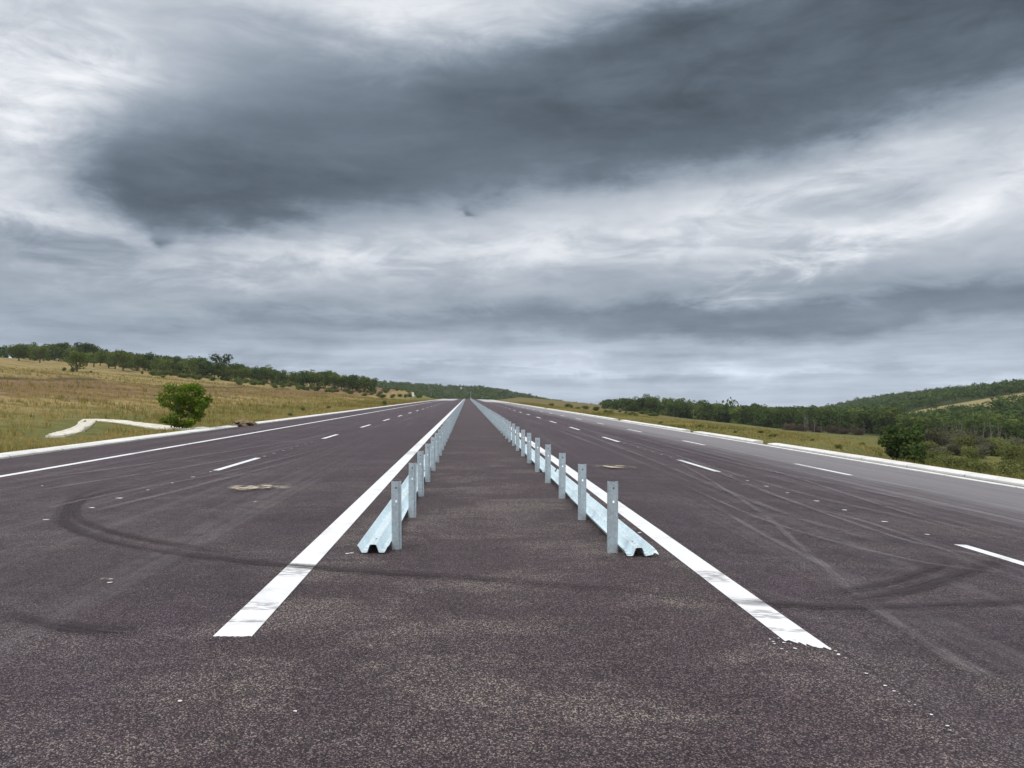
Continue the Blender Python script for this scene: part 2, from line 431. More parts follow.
M_SOIL = m_plain('soil', (0.12, 0.082, 0.042), (0.25, 0.185, 0.10))
M_WHITE = m_plain('white_paint', (0.62, 0.62, 0.60), (0.78, 0.78, 0.76))
M_TYRE = m_mark('tyre_rubber', (0.024, 0.0135, 0.0165), 0.85, 1.4, 0.25, 0.55, True)
M_CEM = m_mark('dried_cement', (0.50, 0.43, 0.31), 1.5, 3.2, 0.44, 0.60)
M_DUST = m_mark('pale_dust', (0.26, 0.235, 0.23), 0.36, 1.1, 0.25, 0.6, True)
M_SPLASH = m_plain('paint_splash', (0.55, 0.55, 0.54), (0.75, 0.75, 0.74))

# ------------------------------------------------------------------ ground
def build_ground():
    xs = list(-np.geomspace(13.0, 2600, 150)[::-1])
    xs += [XL-0.62, XL-0.45, -6, 0, 6, XR+0.7, XR+0.96, XR+1.0]
    xs += list(np.geomspace(13.7, 2600, 150))
    ys = list(np.linspace(-80, 0, 15)[:-1])+list(np.linspace(0, 120, 150))[:-1]+list(np.geomspace(120, 3200, 190))
    xs = np.array(sorted(xs)); ys = np.array(ys)
    X, Y = np.meshgrid(xs, ys); Z = terrain(X, Y)
    nx, ny = len(xs), len(ys)
    V = np.stack([X.ravel(), Y.ravel(), Z.ravel()], 1)
    i = (np.arange(ny-1)[:, None]*nx+np.arange(nx-1)[None]).ravel()
    o = link('ground', npmesh('ground', V, np.stack([i, i+1, i+1+nx, i+nx], 1), M_GRND, True))
    tag(o, kind='structure')
build_ground()

# ------------------------------------------------------------------ road
ys_road = np.concatenate([np.linspace(-40, 60, 51), np.linspace(60, 395, 60)[1:], np.linspace(395, 620, 40)[1:]])
def ribbon(name, x0f, x1f, ys, dz, m, kind='structure', nx=2):
    """sheet between two lines along the road, dz above it"""
    ys = np.asarray(ys, float); V = []; Q = []
    cols = []
    for k in range(nx):
        f = k/(nx-1)
        xx = np.array([x0f(v)*(1-f)+x1f(v)*f for v in ys]); cols.append(np.stack([xx, ys, zsurf(xx, ys)+dz], 1))
    V = np.stack(cols, 1).reshape(-1, 3)
    n = len(ys); i = (np.arange(n-1)[:, None]*nx+np.arange(nx-1)[None]).ravel()
    me = npmesh(name, V, np.stack([i, i+1, i+1+nx, i+nx], 1), m)
    uv = me.uv_layers.new(name='UVMap')
    li = np.empty(len(me.loops), dtype=np.int32); me.loops.foreach_get('vertex_index', li)
    col = (li % nx)/(nx-1); row = (li//nx)/(n-1)
    uv.data.foreach_set('uv', np.stack([col, row], 1).astype(np.float32).ravel())
    return tag(link(name, me), kind=kind)
def build_road():
    xs = np.array([XL, -6.0, -1.6, XFALL, 7.0, XR, XR+0.62]); ys = ys_road
    X, Y = np.meshgrid(xs, ys); Z = zsurf(X, Y); nx = len(xs); ny = len(ys)
    V = np.stack([X.ravel(), Y.ravel(), Z.ravel()], 1)
    i = (np.arange(ny-1)[:, None]*nx+np.arange(nx-1)[None]).ravel()
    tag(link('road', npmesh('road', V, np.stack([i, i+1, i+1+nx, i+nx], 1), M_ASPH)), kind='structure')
build_road()
K = lambda v: (lambda y: v)
def ragged_line(name, xc, w, ystart, ragged):
    ys = np.concatenate([[ystart], ys_road[ys_road > ystart+0.2]])
    V = []; Fs = []
    # the near end is torn where the sprayer started
    n = 14; end = []
    for k in range(n+1):
        xx = xc-w/2+w*k/n
        d = (random.uniform(-0.02, 0.045) if ragged else random.uniform(-0.008, 0.012))
        if ragged: d -= 0.14*(k/n)
        end.append((xx, ystart+d))
    for xx, yy in end: V.append((xx, yy, float(zsurf(xx, yy))+0.004))
    y1 = ystart+0.35
    for k in range(n+1):
        xx = xc-w/2+w*k/n; V.append((xx, y1, float(zsurf(xx, y1))+0.004))
    for k in range(n): Fs.append((k, k+1, n+2+k, n+1+k))
    b = len(V)
    yy2 = [y1]+[v for v in ys_road if v > y1+0.3]
    for v in yy2:
        for xx in (xc-w/2, xc+w/2): V.append((xx, v, float(zsurf(xx, v))+0.004))
    for k in range(len(yy2)-1): Fs.append((b+2*k, b+2*k+1, b+2*k+3, b+2*k+2))
    tag(link(name, pymesh(name, V, Fs, M_PAINT)), kind='structure')
ragged_line('median_line', -1.53, 0.255, 4.89, False)
ragged_line('median_line', 2.155, 0.24, 4.80, True)
ribbon('edge_line', K(-9.19), K(-9.0), ys_road, 0.004, M_PAINT)
def dashes(name, xc, w, segs):
    V = []; Q = []
    for a, b in segs:
        i = len(V)
        for (xx, yy) in ((xc-w/2, a), (xc+w/2, a), (xc+w/2, b), (xc-w/2, b)): V.append((xx, yy, float(zsurf(xx, yy))+0.004))
        Q.append((i, i+1, i+2, i+3))
    tag(link(name, pymesh(name, V, Q, M_PAINT)), kind='structure')
far = lambda s0, L: [(s0+10.3*k, s0+10.3*k+L) for k in range(33)]
dashes('lane_line', -5.29, 0.15, [(5.0, 8.0), (15.8, 19.0), (27.6, 30.6), (37.4, 41.0), (47.4, 51.2)]+far(57.6, 3.4))
dashes('lane_line', 5.76, 0.15, [(5.6, 8.76), (17.2, 20.4), (28.4, 31.8), (38.5, 42.0), (48.4, 52.2)]+far(58.6, 3.4))
dashes('lane_line', 9.16, 0.15, [(6.4, 9.6), (17.9, 20.9), (28.9, 31.8), (39.3, 42.7), (50.2, 52.8)]+far(60.0, 3.2))
# small setting-out dots sprayed along the lane lines
def spots():
    V = []; Q = []
    def spot(xc, yc, r):
        i = len(V); n = 8; a0 = random.uniform(0, 6)
        for k in range(n):
            rr = r*random.uniform(0.6, 1.2); a = a0+k*2*math.pi/n
            xx, yy = xc+rr*1.3*math.cos(a), yc+rr*math.sin(a); V.append((xx, yy, float(zsurf(xx, yy))+0.006))
        Q.append(tuple(range(i, i+n)))
    y = 9.4
    while y < 34:
        spot(5.76+random.uniform(-.02, .02), y, random.uniform(.022, .042)); y += random.uniform(.9, 1.1)
    y = 9.5
    while y < 30:
        spot(-5.29+random.uniform(-.05, .05), y, random.uniform(.025, .045)); y += 1.0
    for px, py in ((120, 499), (42, 486), (255, 502), (352, 553.5), (347, 554), (295, 712), (180, 702), (110, 583), (640, 533)):
        yy = H*F/(py-396); spot((px-VX)/F*yy, yy, .010 if py > 600 else .020)
    # flecks past the torn end of the right median line
    for k in range(12):
        yy = random.uniform(4.55, 4.86); spot(2.1+random.uniform(-.16, .2), yy, random.uniform(.004, .012))
    for k in range(14):
        f = random.random(); yy = 4.72-1.25*f; spot(2.27+0.03*f+random.uniform(-.015, .015), yy, random.uniform(.003, .010))
    tag(link('paint_spots', pymesh('paint_spots', V, Q, M_SPLASH)), kind='structure')
spots()

def spline(pts, n=60):
    pts = np.array(pts, float); P_ = np.vstack([2*pts[0]-pts[1], pts, 2*pts[-1]-pts[-2]]); outp = []
    for i in range(len(pts)-1):
        p0, p1, p2, p3 = P_[i:i+4]
        for q in np.linspace(0, 1, n//(len(pts)-1)+2)[:-1]:
            outp.append(0.5*((2*p1)+(-p0+p2)*q+(2*p0-5*p1+4*p2-p3)*q*q+(-p0+3*p1-3*p2+p3)*q**3))
    outp.append(pts[-1]); return np.array(outp)
def onroad(px, py):
    s = 1.0
    Yv = H*F/(py-396.0); Xv = (px-VX)/F*Yv
    for _ in range(8):
        Yv = (H+FALL*max(Xv-XFALL, 0))*F/(py-396.0); Xv = (px-VX)/F*Yv
    return (Xv, Yv)
def track(name, pts, w, m, dz):
    c = spline(pts); d = np.gradient(c, axis=0); d /= np.linalg.norm(d, axis=1)[:, None]+1e-9; nrm = np.stack([-d[:, 1], d[:, 0]], 1)
    n = len(c); cols = []
    for k in range(3):
        p = c+nrm*(k-1)*w/2; cols.append(np.stack([p[:, 0], p[:, 1], zsurf(p[:, 0], p[:, 1])+dz], 1))
    V = np.stack(cols, 1).reshape(-1, 3)
    i = (np.arange(n-1)[:, None]*3+np.arange(2)[None]).ravel()
    me = npmesh(name, V, np.stack([i, i+1, i+4, i+3], 1), m)
    uv = me.uv_layers.new(name='UVMap'); li = np.empty(len(me.loops), dtype=np.int32); me.loops.foreach_get('vertex_index', li)
    uv.data.foreach_set('uv', np.stack([(li % 3)/2, (li//3)/(n-1)], 1).astype(np.float32).ravel())
    tag(link(name, me), kind='structure')
def tr(name, pix, w, m, dz): track(name, [onroad(*p) for p in pix], w, m, dz)
DZ = [0.008]
def nz(): DZ[0] += 0.0012; return DZ[0]
tr('tyre_marks', [(150, 480), (88, 492), (62, 515), (82, 533), (150, 549), (250, 562), (330, 569), (460, 578), (620, 590), (800, 604)], 0.27, M_TYRE, nz())
tr('tyre_marks', [(160, 484), (92, 496), (75, 514), (105, 530), (180, 546), (270, 558)], 0.22, M_TYRE, nz())
tr('tyre_marks', [(-20, 612), (40, 622), (90, 630), (150, 634)], 0.30, M_TYRE, nz())
tr('tyre_marks', [(1120, 592), (1024, 601), (900, 607), (780, 605), (650, 597)], 0.26, M_TYRE, nz())
tr('tyre_marks', [(1005, 556), (985, 566), (940, 582), (880, 597), (810, 604)], 0.26, M_TYRE, nz())
tr('tyre_marks', [(960, 558), (930, 570), (880, 585), (800, 598)], 0.20, M_TYRE, nz())
# pale dusty wheel lines
for pix, w in (([(0, 497), (120, 478), (230, 460), (330, 440)], 0.22), ([(60, 520), (160, 496), (230, 478), (330, 452)], 0.25), ([(560, 422), (640, 445), (780, 488), (1024, 545)], 0.28),
               ([(540, 418), (620, 448), (760, 505), (940, 560)], 0.25), ([(590, 425), (700, 455), (860, 490), (1024, 522)], 0.3), ([(700, 500), (780, 545), (850, 580)], 0.15),
               ([(620, 430), (740, 462), (900, 512), (1040, 550)], 0.16), ([(640, 440), (760, 490), (880, 528), (1040, 590)], 0.14), ([(660, 452), (740, 500), (800, 548), (880, 620)], 0.14),
               ([(700, 470), (840, 520), (930, 548), (1040, 566)], 0.12), ([(640, 430), (780, 462), (900, 486), (1040, 512)], 0.2), ([(670, 480), (760, 520), (900, 560), (1040, 580)], 0.12),
               ([(0, 520), (120, 494), (240, 470), (360, 440)], 0.14), ([(0, 484), (140, 466), (280, 444), (360, 430)], 0.2),
               ([(860, 602), (930, 650), (1000, 690)], 0.2)):
    tr('dust_trail', pix, w, M_DUST, nz())
tr('cement_stain', [(226, 490.5), (246, 489.5), (264, 488.5), (296, 487.5)], 0.95, M_CEM, nz())
tr('cement_stain', [(595, 466.5), (612, 468.0), (632, 467.6)], 0.8, M_CEM, nz())
tr('cement_stain', [(98, 583), (107, 583.5), (114, 582.5)], 0.10, M_CEM, nz())

# ------------------------------------------------------------------ kerbs and concrete
def strip(name, prof, segs, m):
    """prof: (x, height above the road edge) outline swept along the road, one closed slab per segment"""
    V = []; Fs = []
    for a, b in segs:
        ys = [a]+[v for v in ys_road if a+0.3 < v < b-0.3]+[b]
        # slab joints every few metres stay in the material; a tiny vertical wander keeps the edge from looking ruled
        base = len(V); n = len(prof)
        for v in ys:
            j = random.uniform(-.006, .006)
            for (xx, hh) in prof: V.append((xx+random.uniform(-.008, .008), v, float(zsurf(max(min(xx, XR+0.6), XL), v))+hh+j))
        for k in range(len(ys)-1):
            for q in range(n-1):
                i = base+k*n+q; Fs.append((i, i+1, i+1+n, i+n))
        Fs.append(tuple(base+q for q in range(n))); Fs.append(tuple(base+(len(ys)-1)*n+q for q in reversed(range(n))))
    tag(link(name, pymesh(name, V, Fs, m)), kind='structure')
def gutter(px_py): return onroad(*px_py)[1]
strip('kerb', [(XL-0.01, -0.3), (XL-0.01, 0.04), (XL-0.08, 0.07), (XL-0.56, 0.08), (XL-0.62, 0.05), (XL-0.62, -0.4)], [(-30, 38.0), (41.8, 62), (62.4, 95), (95.5, 150), (150.3, 250), (250.4, 460)], M_CONC)
strip('kerb', [(XR, -0.2), (XR, 0.012), (XR+0.03, 0.022), (XR+0.17, 0.022), (XR+0.20, 0.012), (XR+0.20, -0.2)], [(-30, 80), (80.2, 460)], M_CONC)
strip('kerb', [(XR+0.52, -0.3), (XR+0.52, 0.04), (XR+0.55, 0.065), (XR+0.80, 0.085), (XR+0.98, 0.075), (XR+1.0, -0.5)], [(-30, 31.6), (33.2, 42.0), (44.0, 62), (65, 120), (124, 250), (251, 460)], M_CONC)

# stone lined ditch that leaves the left kerb behind the bush
DITCH = []
def ditch():
    pts = [(207, 429.5), (195, 431.0), (173, 429.5), (150, 426.5), (126, 423), (106, 421.2), (89, 420.0), (84, 426.5), (70, 432), (55, 437.5)]
    wp = [(-12.75, 37.5), (-12.95, 35.0)]+[ground_at(*p)[:2] for p in pts[2:]]
    c = np.concatenate([np.linspace(wp[k], wp[k+1], 8)[:-1] for k in range(len(wp)-1)]+[np.array(wp[-1:])]); d = np.gradient(c, axis=0); d /= np.linalg.norm(d, axis=1)[:, None]+1e-9; nr = np.stack([-d[:, 1], d[:, 0]], 1)
    DITCH.extend([tuple(p) for p in c])
    prof = [(-0.80, -0.35), (-0.76, 0.05), (-0.60, 0.09), (-0.30, 0.05), (0.30, 0.05), (0.60, 0.09), (0.76, 0.05), (0.80, -0.35)]
    V = []; n = len(prof)
    zs = np.array([tz(*p) for p in c]); zs = np.convolve(np.pad(zs, 6, mode='edge'), np.ones(13)/13, 'valid')
    for i in range(len(c)):
        w_ = (0.70 if i < len(c)*0.56 else 0.45)+0.25*float(vnoise(i*0.9, 3.0, 3.0))
        for a, hh in prof:
            p = c[i]+nr[i]*a*w_; V.append((p[0]+random.uniform(-.02, .02), p[1]+random.uniform(-.02, .02), zs[i]+hh+random.uniform(-.012, .012)))
    Fs = [(i*n+k, i*n+k+1, (i+1)*n+k+1, (i+1)*n+k) for i in range(len(c)-1) for k in range(n-1)]
    Fs += [tuple(range(n)), tuple((len(c)-1)*n+k for k in reversed(range(n)))]
    tag(link('drainage_channel', pymesh('drainage_channel', V, Fs, M_CHAN)), kind='structure')
ditch()

# ------------------------------------------------------------------ median guardrail: posts and the rails still lying on the ground
def post_mesh():
    """C-section steel post, web towards the traffic coming from behind us, with punched holes in the web"""
    w, dep, th, ht, lip = 0.100, 0.055, 0.005, 0.705, 0.018
    bm = bmesh.new()
    def sheet(cols, rows, f, skip=()):
        g = [[bm.verts.new(f(c, r)) for c in cols] for r in rows]
        for j in range(len(rows)-1):
            for i in range(len(cols)-1):
                if (i, j) not in skip: bm.faces.new((g[j][i], g[j][i+1], g[j+1][i+1], g[j+1][i]))
    rows = [-0.25, 0.0, 0.30, 0.49, 0.515, 0.60, 0.628, 0.648, ht]
    cols = [-w/2, -0.030, -0.021, -0.007, 0.011, 0.042, w/2]
    back = {-w/2: 0.012, -0.030: 0.012, w/2: 0.006}
    sheet(cols, rows, lambda c, r: (c, back.get(c, 0.0), r), {(3, 3), (3, 6)})
    for s in (-1, 1):
        sheet([back[s*w/2], dep*0.5, dep], rows, lambda c, r, s=s: (s*w/2, c, r))
        sheet([0, lip], rows, lambda c, r, s=s: (s*(w/2-c), dep, r))
    bmesh.ops.remove_doubles(bm, verts=bm.verts, dist=1e-5)
    bmesh.ops.recalc_face_normals(bm, faces=bm.faces)
    me = bpy.data.meshes.new('guardrail_post'); 
    r = bmesh.ops.solidify(bm, geom=list(bm.faces), thickness=th)
    bm.to_mesh(me); bm.free(); me.materials.append(M_POST); return me
def beam_mesh(length=4.0, torn=None):
    """W-section rail lying ridge up: a raised middle fold between two troughs, outer lips turned up"""
    prof = [(-.176, .072), (-.160, .060), (-.128, .006), (-.118, .002), (-.072, .002), (-.062, .008), (-.036, .074), (-.028, .080), (-.010, .082), (.010, .082), (.028, .080), (.036, .074), (.062, .008), (.072, .002), (.118, .002), (.128, .006), (.160, .060), (.176, .072)]
    st = [0, .05, .075, .12, .20, .225, .27, .32, 1.0, 1.97, 2.03, 3.0, 3.68, 3.73, 3.775, 3.80, 3.88, 3.925, 3.95, 4.0]
    st = [s*length/4.0 for s in st]
    bm = bmesh.new()
    V = [[bm.verts.new((x_*0.91, s, z_+0.004)) for x_, z_ in prof] for s in st]
    holes = {(1, 3), (1, 13), (4, 3), (4, 13), (1, 8), (4, 8), (6, 8), (17, 3), (17, 13), (14, 3), (14, 13), (14, 8), (12, 8), (9, 8)}
    for j in range(len(st)-1):
        for i in range(len(prof)-1):
            if (j, i) in holes: continue
            bm.faces.new((V[j][i], V[j][i+1], V[j+1][i+1], V[j+1][i]))
    if torn is not None:      # crumpled lip at the near end
        for j in range(0, 3):
            for i in range(len(prof)):
                if prof[i][0]*torn > 0.10:
                    v = V[j][i]; v.co.z = max(0.008, v.co.z*(0.30+0.25*j)+random.uniform(0, .022)*(j < 2)); v.co.x += torn*(0.02-0.008*j)+random.uniform(-.012, .012); v.co.y += random.uniform(-.055, .025)
    bmesh.ops.recalc_face_normals(bm, faces=bm.faces)
    bmesh.ops.solidify(bm, geom=list(bm.faces), thickness=0.0035)
    for f in bm.faces: f.smooth = False
    me = bpy.data.meshes.new('guardrail_section'); bm.to_mesh(me); bm.free(); me.materials.append(M_BEAM); return me
ORD = ['nearest', 'second', 'third', 'fourth', 'fifth', 'sixth', 'seventh', 'eighth', 'ninth', 'tenth', 'eleventh', 'twelfth']
PM = post_mesh(); BM_ = beam_mesh()
N_POST = 148
for side, xp, y0, xb in (('left', -0.715, 7.70, -0.935), ('right', 1.457, 7.50, 1.675)):
    for k in range(N_POST):
        yy = y0+2.0*k+random.uniform(-.03, .03)
        o = link('guardrail_post', PM)
        o.location = (xp+random.uniform(-.008, .008), yy, float(zsurf(xp, yy))+random.uniform(-.012, .008)); o.rotation_euler = (R(random.uniform(-.5, .5)), R(random.uniform(-.5, .5)), R(random.uniform(-2.5, 2.5)))
        if side == 'left': o.scale = (-1, 1, 1)
        if k < 12: lab = f'{ORD[k]} bare galvanised steel post in the {side} row along the median' if k else f'bare galvanised steel post nearest to us in the {side} median row'
        else: lab = f'galvanised steel post beyond the twelfth in the {side} median row'
        tag(o, lab, 'guardrail post', f'guardrail posts in the {side} row of the median')
    for k in range(74):
        yy = (7.46 if side == 'left' else 7.30)+4.01*k
        me = BM_ if k else beam_mesh(4.0, 1 if side == 'right' else None)
        o = link('guardrail_section', me)
        xx = xb+(random.uniform(-.018, .018) if k else 0)
        o.location = (xx, yy, float(zsurf(min(xx, XFALL), yy))+0.006); o.rotation_euler = (math.atan(G), 0, R(random.uniform(-.25, .25)) if k else 0)
        if k == 0:
            lab = 'W shaped galvanised rail lying flat outside the left posts, its near end square' if side == 'left' else 'W shaped galvanised rail lying flat outside the right posts, its near end crumpled'
        elif k < 6: lab = f'{ORD[k]} galvanised rail from the near end, lying along the {side} median posts'
        else: lab = f'galvanised rail lying beyond the sixth along the {side} median posts'
        tag(o, lab, 'guardrail rail', f'guardrail rails lying along the {side} median posts')

# ------------------------------------------------------------------ foliage
def leaves(lobes, n, size, seed, flat=0.0, shell=0.55):
    """many small leaf sprays spread through several lobes; returns verts, quads, tone"""
    g = np.random.default_rng(seed)
    L_ = np.array(lobes, float); vol = (L_[:, 3]*L_[:, 4]*L_[:, 5])**0.67; pk = g.choice(len(L_), n, p=vol/vol.sum())
    d = g.normal(size=(n, 3)); d /= np.linalg.norm(d, axis=1)[:, None]
    r = shell+(1-shell)*g.random(n)**0.6; r = np.where(g.random(n) < 0.10, r*1.14, r)
    # sprays gather into clumps, so gaps open between them
    c = L_[pk, :3]+d*r[:, None]*L_[pk, 3:6]
    nrm = d*0.9+g.normal(size=(n, 3))*0.65; nrm[:, 2] += 0.35; nrm /= np.linalg.norm(nrm, axis=1)[:, None]
    a = np.cross(nrm, g.normal(size=(n, 3))); a /= np.linalg.norm(a, axis=1)[:, None]+1e-9; b = np.cross(nrm, a)
    s = size*(0.6+0.8*g.random(n))[:, None]
    V = np.stack([c-a*s-b*s*0.25, c+b*s*-0.6+a*s*0.2, c+a*s+b*s*0.25, c+b*s*0.7-a*s*0.2], 1)
    tl = g.random(len(L_))*0.5
    tone = np.clip(tl[pk]+g.random(n)*0.6, 0, 1)
    return V.reshape(-1, 3), np.arange(n*4).reshape(-1, 4), np.repeat(tone, 4)
def limbs(paths, sides=6):
    """tapered tubes: each path is a list of (x, y, z, r)"""
    V = []; Q = []
    for p in paths:
        base = len(V)
        for (x_, y_, z_, r_) in p:
            for k in range(sides):
                a = 2*math.pi*k/sides; V.append((x_+r_*math.cos(a), y_+r_*math.sin(a), z_))
        for j in range(len(p)-1):
            for k in range(sides):
                Q.append((base+j*sides+k, base+j*sides+(k+1) % sides, base+(j+1)*sides+(k+1) % sides, base+(j+1)*sides+k))
    return V, Q
def round_lobes(h, w, n, g, lo=0.28):
    """lobes of a broad crown h tall and w wide, sitting above the trunk"""
    ls = [(0, 0, h*0.62, w*0.30, w*0.30, h*0.24)]
    for k in range(n):
        a = g.uniform(0, 6.28); rr = w*0.5*g.uniform(0.35, 0.75); zz = h*g.uniform(lo+0.12, 0.86); q = 1-abs(zz/h-0.58)*0.9
        s = w*g.uniform(0.13, 0.24); ls.append((rr*math.cos(a)*q, rr*math.sin(a)*q, zz, s, s, s*g.uniform(0.6, 0.9)))
    return ls
def make_tree(name, h, w, nl, n, size, seed, mleaf, mbark=None, lo=0.28, shell=0.5):
    g = np.random.default_rng(seed); root = empty(name, (0, 0, 0))
    lobes = round_lobes(h, w, nl, g, lo)
    V, Q, T = leaves(lobes, n, size, seed+1, shell=shell)
    link('crown', npmesh('crown', V, Q, mleaf, attr=T), root)
    paths = [[(0, 0, -0.3, w*0.035), (w*.01, 0, h*0.2, w*0.027), (w*0.02, 0.01, h*0.45, w*0.018), (0.0, 0, h*0.75, w*0.008)]]
    for l in lobes[1:7]: paths.append([(w*.01, 0, h*0.22, w*0.017), (l[0]*0.5, l[1]*0.5, (h*0.22+l[2])*0.52, w*0.012), (l[0], l[1], l[2], w*0.004)])
    TV, TQ = limbs(paths); link('trunk', pymesh('trunk', TV, TQ, mbark or M_BARK, True), root)
    return root
def single_shrub(name, h, w, nl, n, size, seed, mleaf):
    g = np.random.default_rng(seed); ls = []
    for k in range(nl):
        a = g.uniform(0, 6.28); rr = w*0.5*g.uniform(0.0, 0.7); s = w*g.uniform(0.16, 0.27)
        ls.append((rr*math.cos(a), rr*math.sin(a), h*g.uniform(0.15, 0.72), s, s, h*g.uniform(0.2, 0.34)))
    V, Q, T = leaves(ls, n, size, seed+1, shell=0.4)
    return npmesh(name, V, Q, mleaf, attr=T)
used = set()
def place(proto, X, Y, sc, label, cat, group, rz=None, sz=None, sink=0.1):
    rz = random.uniform(0, 6.28) if rz is None else rz
    s = (sc, sc, sz or sc)
    if proto.name not in used and proto.type == 'EMPTY':
        used.add(proto.name); o = proto; o.location = (X, Y, tz(X, Y)-sink); o.rotation_euler = (0, 0, rz); o.scale = s
    else: o = dup(proto, (X, Y, tz(X, Y)-sink), rz, s)
    for k in ('label', 'category', 'group'):
        if k in o.keys(): del o[k]
    return tag(o, label, cat, group)

# the lone bush by the left kerb
def lone_bush():
    X_, Y_ = -13.25, 35.2
    root = empty('young_tree', (X_, Y_, tz(X_, Y_)))
    s = Y_/F     # metres per picture unit at its distance
    lob = []
    for (dx, py, rx, rz_) in ((-8, 394, 9, 6), (4, 392, 9, 6), (14, 396, 8, 7), (-16, 402, 9, 6), (-4, 403, 11, 8), (10, 405, 11, 8), (20, 404, 7, 5), (24, 409, 6, 4), (-20, 409, 7, 4), (-8, 412, 10, 6), (6, 414, 10, 6), (17, 413, 7, 4), (-6, 420, 9, 5), (-14, 425, 7, 5), (-2, 428, 8, 4), (8, 420, 8, 5), (-9, 431, 6, 3), (4, 429, 6, 4), (12, 425, 4, 3)):
        for k in range(2):
            lob.append(((dx+random.uniform(-2, 2))*s, random.uniform(-16, 16)*s*0.9, (435-py)*s+random.uniform(-.05, .05), rx*s*random.uniform(.7, 1), rx*s*random.uniform(.7, 1), rz_*s*random.uniform(.7, 1)))
    V, Q, T = leaves(lob, 7200, 0.050, 5, shell=0.30)
    link('crown', npmesh('crown', V, Q, M_LIME, attr=T), root)
    paths = []
    for k in range(7):
        l = lob[(k*5+1) % len(lob)]
        paths.append([(random.uniform(-.1, .1), random.uniform(-.1, .1), -0.2, .032), (l[0]*.35, l[1]*.35, l[2]*.4, .022), (l[0]*.75, l[1]*.75, l[2]*.8, .013), (l[0], l[1], l[2]+.1, .005)])
    TV, TQ = limbs(paths, 5); link('stem', pymesh('stem', TV, TQ, M_BARK, True), root)
    tag(root, 'lone bright green bushy young tree beside the left kerb', 'tree')
lone_bush()

# trees of the left hillside
LT = [make_tree('hill_tree', 5.0, 5.6, 15, 1500, 0.17, 40+i, M_LEAF, lo=0.07+0.08*(i % 2)) for i in range(5)]
LB = [make_tree('bushy_tree', 5.0, 5.8, 17, 1500, 0.17, 50+i, M_LEAF, lo=-0.06) for i in range(4)]
DT = [make_tree('dark_tree', 6.0, 6.0, 16, 1400, 0.20, 60+i, M_DARK, lo=-0.02) for i in range(4)]
def px_tree(proto, hproto, px, base, top, label, group, cat='tree', y0=40):
    X_, Y_, Z_ = ground_at(px, base, y0)
    h = (base-top)*Y_/F
    return place(proto, X_, Y_, h/hproto*1.04, label, cat, group)
GH = 'trees scattered along the crest of the left hillside'
named = [
 (19, 361, 342, 'leftmost round tree on the hillside, its short bare trunk showing', LT[0]),
 (40, 363, 345, 'spreading hillside tree on two low stems, second from the left', LT[1]),
 (63, 360, 345, 'broad low tree behind the gap between the two leftmost hillside trees and the dry slope', LT[2]),
 (77, 372, 351, 'hillside tree standing farthest down the dry slope, two dark shrubs at its foot', LT[3]),
 (123, 371, 349, 'taller upright tree in the middle of the left hillside row', LT[1]),
 (222, 380, 353, 'tallest dark tree of the left hillside, its round head clear of the skyline', DT[0]),
 (199, 377, 355, 'dark twin headed tree just left of the tallest tree on the hillside', DT[1]),
]
for px, b, tp, lab, pr in named: px_tree(pr, 6.0 if pr in DT else 5.0, px, b, tp, lab, GH)
row = [(93, 367, 350), (108, 368, 350), (100, 366, 349), (138, 371, 353), (131, 369, 351), (148, 371, 352), (156, 373, 355), (163, 374, 357), (173, 374, 355), (181, 375, 358), (188, 376, 357), (207, 378, 360), (214, 379, 363), (229, 381, 364), (236, 381, 364), (243, 382, 366), (251, 382, 366), (259, 383, 366), (266, 383, 365), (274, 384, 369), (281, 385, 370), (288, 385, 369), (296, 386, 371), (303, 387, 370), (310, 387, 369), (318, 388, 370), (326, 388, 370), (334, 389, 372), (342, 390, 374), (350, 391, 375), (357, 391, 376), (364, 392, 376), (372, 393, 378), (30, 360, 344), (52, 360, 346), (71, 363, 348), (86, 366, 350), (116, 369, 351)]
for i, (px, b, tp) in enumerate(row):
    d = i % 3 == 2
    lab = 'dark green tree filling the tree row along the crest of the left hillside' if d else 'olive green tree in the tree row along the crest of the left hillside'
    px_tree((DT if d else (LB if px > 130 and i % 4 else LT))[i % 4], 6.0 if d else 5.0, px+random.uniform(-1, 1), b, tp+random.uniform(-1, 1.5), lab, GH)
# second rank behind, showing over and between the first
for i in range(104):
    px = -8+i*3.75+random.uniform(-2, 2)
    b = np.interp(px, [0, 60, 120, 180, 240, 300, 350, 410], [356, 360, 366, 372, 378, 384, 388, 394])
    X_, Y_, Z_ = ground_at(px, b+1, 40)
    if px > 376: continue
    f = random.uniform(1.03, 1.25); X_ *= f; Y_ *= f
    top = np.interp(px, [0, 30, 60, 95, 110, 180, 225, 300, 330, 400], [342, 340, 340, 342, 349, 355, 361, 370, 369, 382])+random.uniform(0, 4)
    z0 = tz(X_, Y_); h = max(3.0, min(10.0, H+(VY-top)/F*Y_-z0))
    place((DT+LB)[i % 8], X_, Y_, h/5.6, 'tree of the second rank, rising behind the tree row on the left hillside', 'tree', 'trees of the second rank behind the left hillside row')
